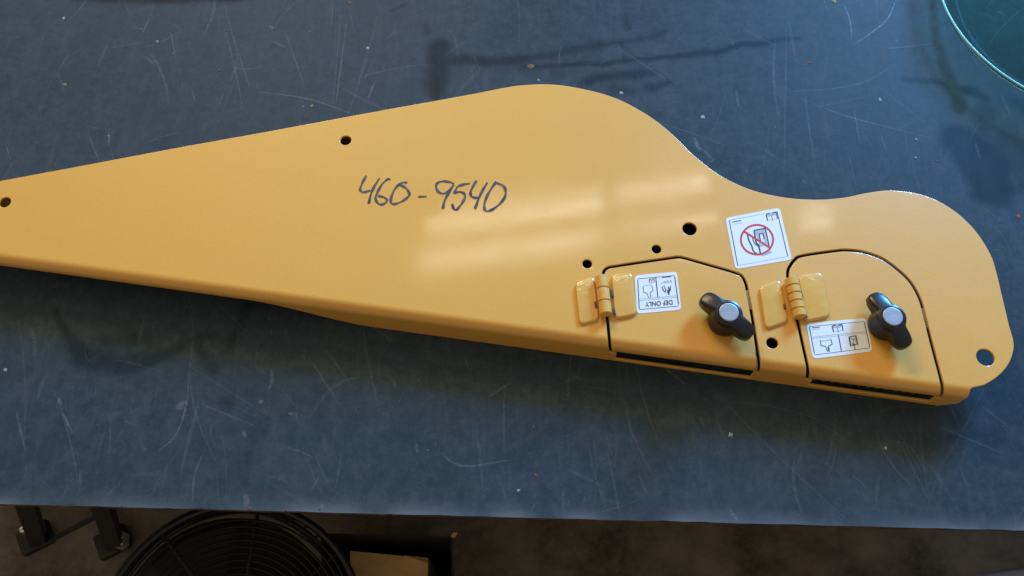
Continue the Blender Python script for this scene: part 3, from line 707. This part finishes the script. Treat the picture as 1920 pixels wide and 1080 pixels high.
# ------------------------------------------------------------------ handwriting
hw = empty('handwritten_number', P(810, 365)); hw.parent = panel; bpy.context.view_layer.update()
hw.matrix_parent_inverse = panel.matrix_world.inverted(); bpy.context.view_layer.update()
hw['label'] = 'number written across the panel in dark blue marker'
def zp(p): return (640+p[0]/5.647, 300+p[1]/5.647)
DIG = [[[(265, 165), (225, 240), (200, 305), (212, 335), (250, 340), (310, 322)], [(405, 192), (345, 290), (312, 370), (290, 465)]],
       [[(520, 212), (490, 205), (430, 260), (385, 340), (362, 405), (385, 455), (425, 472), (468, 455), (484, 425), (455, 398), (385, 378)]],
       [[(692, 252), (672, 236), (610, 262), (555, 330), (524, 420), (535, 462), (580, 464), (650, 435), (705, 392), (722, 365), (700, 315), (660, 282), (615, 262)]],
       [[(815, 390), (905, 388)]],
       [[(1195, 258), (1150, 236), (1080, 226), (1022, 242), (1003, 285), (1025, 335), (1075, 356), (1130, 335), (1192, 262)], [(1192, 262), (1135, 355), (1095, 430), (1075, 520)]],
       [[(1362, 250), (1300, 258), (1232, 278)], [(1232, 278), (1200, 345), (1245, 338), (1295, 352), (1310, 390), (1290, 440), (1255, 490), (1220, 526), (1190, 515), (1174, 465)]],
       [[(1432, 218), (1390, 290), (1368, 345), (1380, 385), (1415, 400), (1460, 398)], [(1547, 238), (1495, 325), (1455, 410), (1415, 518)]],
       [[(1640, 228), (1610, 272), (1560, 350), (1522, 440), (1514, 505), (1532, 540), (1590, 530), (1665, 478), (1725, 405), (1742, 335), (1715, 275), (1640, 242)]]]
zz = ZT+0.00012
for strokes in DIG:
    acc = Acc()
    for st in strokes:
        q = catmull([P(*zp(p)) for p in st], 7); m_ = len(q)
        ws = [0.00056*(4.8+1.2*math.sin(i*0.5+len(st)))*(0.75 if i in (0, m_-1) else 1) for i in range(m_)]
        acc.add(ribbon(q, ws, zz, 0.00012)); zz += 0.00002
    me = acc.mesh('digit'); link('dash' if len(strokes) == 1 and len(strokes[0]) == 2 else 'digit', me, M['ink'], hw)

# ------------------------------------------------------------------ glass dish, top right
def circ3(a, b, c_):
    ax, ay, bx, by, cx, cy = a.x, a.y, b.x, b.y, c_.x, c_.y
    d = 2*(ax*(by-cy)+bx*(cy-ay)+cx*(ay-by))
    ux = ((ax*ax+ay*ay)*(by-cy)+(bx*bx+by*by)*(cy-ay)+(cx*cx+cy*cy)*(ay-by))/d
    uy = ((ax*ax+ay*ay)*(cx-bx)+(bx*bx+by*by)*(ax-cx)+(cx*cx+cy*cy)*(bx-ax))/d
    return ux, uy, math.hypot(ax-ux, ay-uy)
zr = TABLE_Z+0.030
gx, gy, gr = circ3(F(1767, 0, zr), F(1822, 88, zr), F(1920, 164, zr))
dish = props(empty('glass_dish', (gx, gy, TABLE_Z)), 'round greenish glass dish with bright cyan rim at the bench corner', 'glass dish')
n = 160
def gring(r, z): return [Vector((gx+r*math.cos(2*math.pi*k/n), gy+r*math.sin(2*math.pi*k/n), TABLE_Z+z)) for k in range(n)]
link('bowl', loft([gring(gr*f, z) for f, z in ((0.02, .0012), (.40, .0012), (.78, .0012), (.80, .0012), (.82, .0014), (.88, .004), (.94, .012), (.975, .022), (1.0, .0285))], True, False, 60), M['glass'], dish)
rp = [Vector((gx+gr*math.cos(2*math.pi*k/n), gy+gr*math.sin(2*math.pi*k/n), zr)) for k in range(n)]
link('rim', tube(rp, 0.0013, 12, True), M['glass_rim'], dish)

# ------------------------------------------------------------------ under the bench
# cage fan
zf = 0.36; fc = F(440, 1190, zf); dep = (fc-CAM).dot(FWD); fr_ = 238*dep/FPX
ax = (CAM-fc).normalized(); ax = (ax + Vector((0.10, -0.10, 0))).normalized()
e_a = ax.cross(Vector((0, 1, 0))).normalized(); e_b = e_a.cross(ax).normalized()
fan = props(empty('floor_fan', (fc.x, fc.y, 0)), 'black floor fan with round wire cage below the bench edge', 'fan')
def fr_ring(r, d, n=72): return [fc + (e_a*math.cos(2*math.pi*k/n)+e_b*math.sin(2*math.pi*k/n))*r + ax*d for k in range(n)]
link('rim', tube(fr_ring(fr_, 0), 0.0065, 10, True), M['wire'], fan)
link('rear_rim', tube(fr_ring(fr_*0.97, -0.10), 0.006, 8, True), M['wire'], fan)
for k in range(15):
    rr = fr_*(0.93-0.052*k); link('wire_ring', tube(fr_ring(rr, 0.012*(1-(rr/fr_)**2)+0.004, 64), 0.0019, 6, True), M['wire'], fan)
for k in range(8):
    a = 2*math.pi*k/8+math.radians(93); d = e_a*math.cos(a)+e_b*math.sin(a)
    link('spoke', tube([fc+d*fr_*0.1+ax*0.016, fc+d*fr_*0.6+ax*0.012, fc+d*fr_], 0.0032, 6), M['wire'], fan)
for k in range(48):
    a = 2*math.pi*k/48; d = e_a*math.cos(a)+e_b*math.sin(a)
    link('side_wire', tube([fc+d*fr_, fc+d*fr_*0.97-ax*0.10], 0.0018, 5), M['wire'], fan)
link('back_shroud', loft([fr_ring(fr_*.90, -.125), fr_ring(fr_*.90, -.12), fr_ring(fr_*.86, -.118)], True, True), M['drum'], fan)
link('motor_hub', loft([fr_ring(fr_*0.24, -0.09, 32), fr_ring(fr_*0.24, -0.02, 32), fr_ring(fr_*0.18, -0.01, 32)], True, True), M['drum'], fan)
for k in range(3):
    rows = []
    for i in range(9):
        r = fr_*(0.2+0.68*i/8); a0 = 2*math.pi*k/3+0.5; sp = 0.85
        for j in range(9):
            a = a0+sp*(j/8)*(1.0+0.25*i/8); rows.append(fc+(e_a*math.cos(a)+e_b*math.sin(a))*r+ax*(-0.03-0.035*j/8))
    fs = [(i*9+j, i*9+j+1, i*9+j+10, i*9+j+9) for i in range(8) for j in range(8)]
    me = mesh_from('blade', rows, fs, 60); o = link('blade', me, M['drum'], fan); sm = o.modifiers.new('s', 'SOLIDIFY'); sm.thickness = 0.003
foot_y = fc.y
for sx in (-1, 1):
    p = fc + e_a*sx*fr_*1.04
    link('stand_arm', tube([(p.x, p.y, p.z-0.02), (p.x, p.y+0.02, 0.03), (p.x-0.14*0, p.y-0.16, 0.012)], 0.011, 8), M['wire'], fan)

# black stand with two sloping legs and bright bolts
st = props(empty('equipment_stand', F(150, 1010, 0)), 'black steel stand with two sloping legs and bright bolts at bottom left', 'stand')
def legq(a, b, za, zb, r): return tube([F(*a, za), F(*b, zb)], r, 4)
link('leg', legq((40, 915), (72, 1012), 0.40, 0.02, 0.019), M['black'], st)
link('leg', legq((185, 925), (216, 1020), 0.40, 0.02, 0.019), M['black'], st)
link('crossbar', tube([F(80, 1020, 0.03), F(172, 972, 0.05), F(240, 938, 0.06)], 0.006, 8), M['black'], st)
for (x, y) in ((72, 1010), (216, 1018)):
    c_ = F(x, y, 0.0); link('foot', box_mesh(c_.x, c_.y, 0.012, 0.06, 0.05, 0.02, 0.004, 0.5), M['black'], st)
for (x, y, r) in ((46, 994, .008), (227, 1005, .009), (223, 1016, .012)):
    c_ = F(x, y, 0.05); rg = [[Vector((c_.x+q*r*math.cos(k*math.pi/6), c_.y+q*r*math.sin(k*math.pi/6), c_.z+h)) for k in range(12)] for q, h in ((1, -.02), (1, .004), (.7, .009), (.1, .011))]
    link('bolt', loft(rg), M['bolt'], st)

# dark bin and the cardboard lying in it
zb = 0.30
bq = [F(722, 1001, zb), F(849, 1006, zb), F(856, 1230, zb), F(612, 1220, zb), F(600, 1000, zb)]
bin_ = props(empty('storage_bin', (sum(bq, Vector())/5).xy.to_3d()), 'dark open bin on the floor holding the cardboard', 'bin')
cb = sum(bq, Vector())/5
def shr(k, z): return [Vector((cb.x+(p.x-cb.x)*k, cb.y+(p.y-cb.y)*k, z)) for p in bq]
link('shell', loft([shr(.84, .004), shr(.99, zb-.012), shr(1.0, zb), shr(.975, zb), shr(.95, zb-.012), shr(.80, .012)], True, True, 40), M['darkbin'], bin_)
fl = [F(845, 1006, zb+.004), F(850, 998, zb+.006), F(858, 999, zb+.012), F(852, 1008, zb+.010)]
link('torn_flap', mesh_from('flap', fl+[p+Vector((0, 0, -.003)) for p in fl], [(0, 1, 2, 3), (4, 5, 6, 7), (0, 1, 5, 4), (1, 2, 6, 5), (2, 3, 7, 6), (3, 0, 4, 7)]), M['card'], bin_)
zk = 0.262
cq = [F(657, 1033, zk), F(803, 1047, zk), F(797, 1180, zk), F(652, 1180, zk)]
carton = props(empty('cardboard_box', (cq[0].lerp(cq[2], .5)).xy.to_3d()+Vector((0, 0, .02))), 'brown cardboard box in the dark bin under the bench', 'cardboard box')
link('box_body', loft([[Vector((p.x, p.y, z)) for p in cq] for z in (0.02, zk)], True, True), M['card'], carton)
fq = [F(757, 1041, zk+.004), F(803, 1046, zk+.006), F(802, 1056, zk+.012), F(790, 1058, zk+.010)]
link('flap', mesh_from('flap', fq+[p+Vector((0, 0, -.002)) for p in fq], [(0, 1, 2, 3), (4, 5, 6, 7), (0, 1, 5, 4), (1, 2, 6, 5), (2, 3, 7, 6), (3, 0, 4, 7)]), M['card'], carton)

# round stool at the lower right corner
zs = 0.86
sx_, sy_, sr_ = circ3(F(1800, 1083, zs), F(1865, 1074, zs), F(1925, 1053, zs))
sr_ = 0.24
nrm = F(1942, 1206, zs)-F(1890, 1065, zs); nrm.z = 0; nrm.normalize()
cc = F(1890, 1065, zs)+nrm*sr_
stool = props(empty('shop_stool', (cc.x, cc.y, 0)), 'round grey-blue stool seat at the bottom right corner', 'stool')
def sring(r, z, n=64): return [Vector((cc.x+r*math.cos(2*math.pi*k/n), cc.y+r*math.sin(2*math.pi*k/n), z)) for k in range(n)]
link('seat', loft([sring(sr_-.01, zs-.05), sring(sr_, zs-.04), sring(sr_, zs-.012), sring(sr_-.004, zs-.004), sring(sr_-.014, zs), sring(.01, zs+.003)], True, True, 50), M['seat'], stool)
for k in range(4):
    a = math.pi/4+k*math.pi/2
    link('leg', tube([(cc.x+.09*math.cos(a), cc.y+.09*math.sin(a), zs-.05), (cc.x+.17*math.cos(a), cc.y+.17*math.sin(a), 0.003)], 0.011, 10), M['black'], stool)
link('foot_ring', tube([(cc.x+.145*math.cos(2*math.pi*k/40), cc.y+.145*math.sin(2*math.pi*k/40), .18) for k in range(40)], .007, 8, True), M['black'], stool)
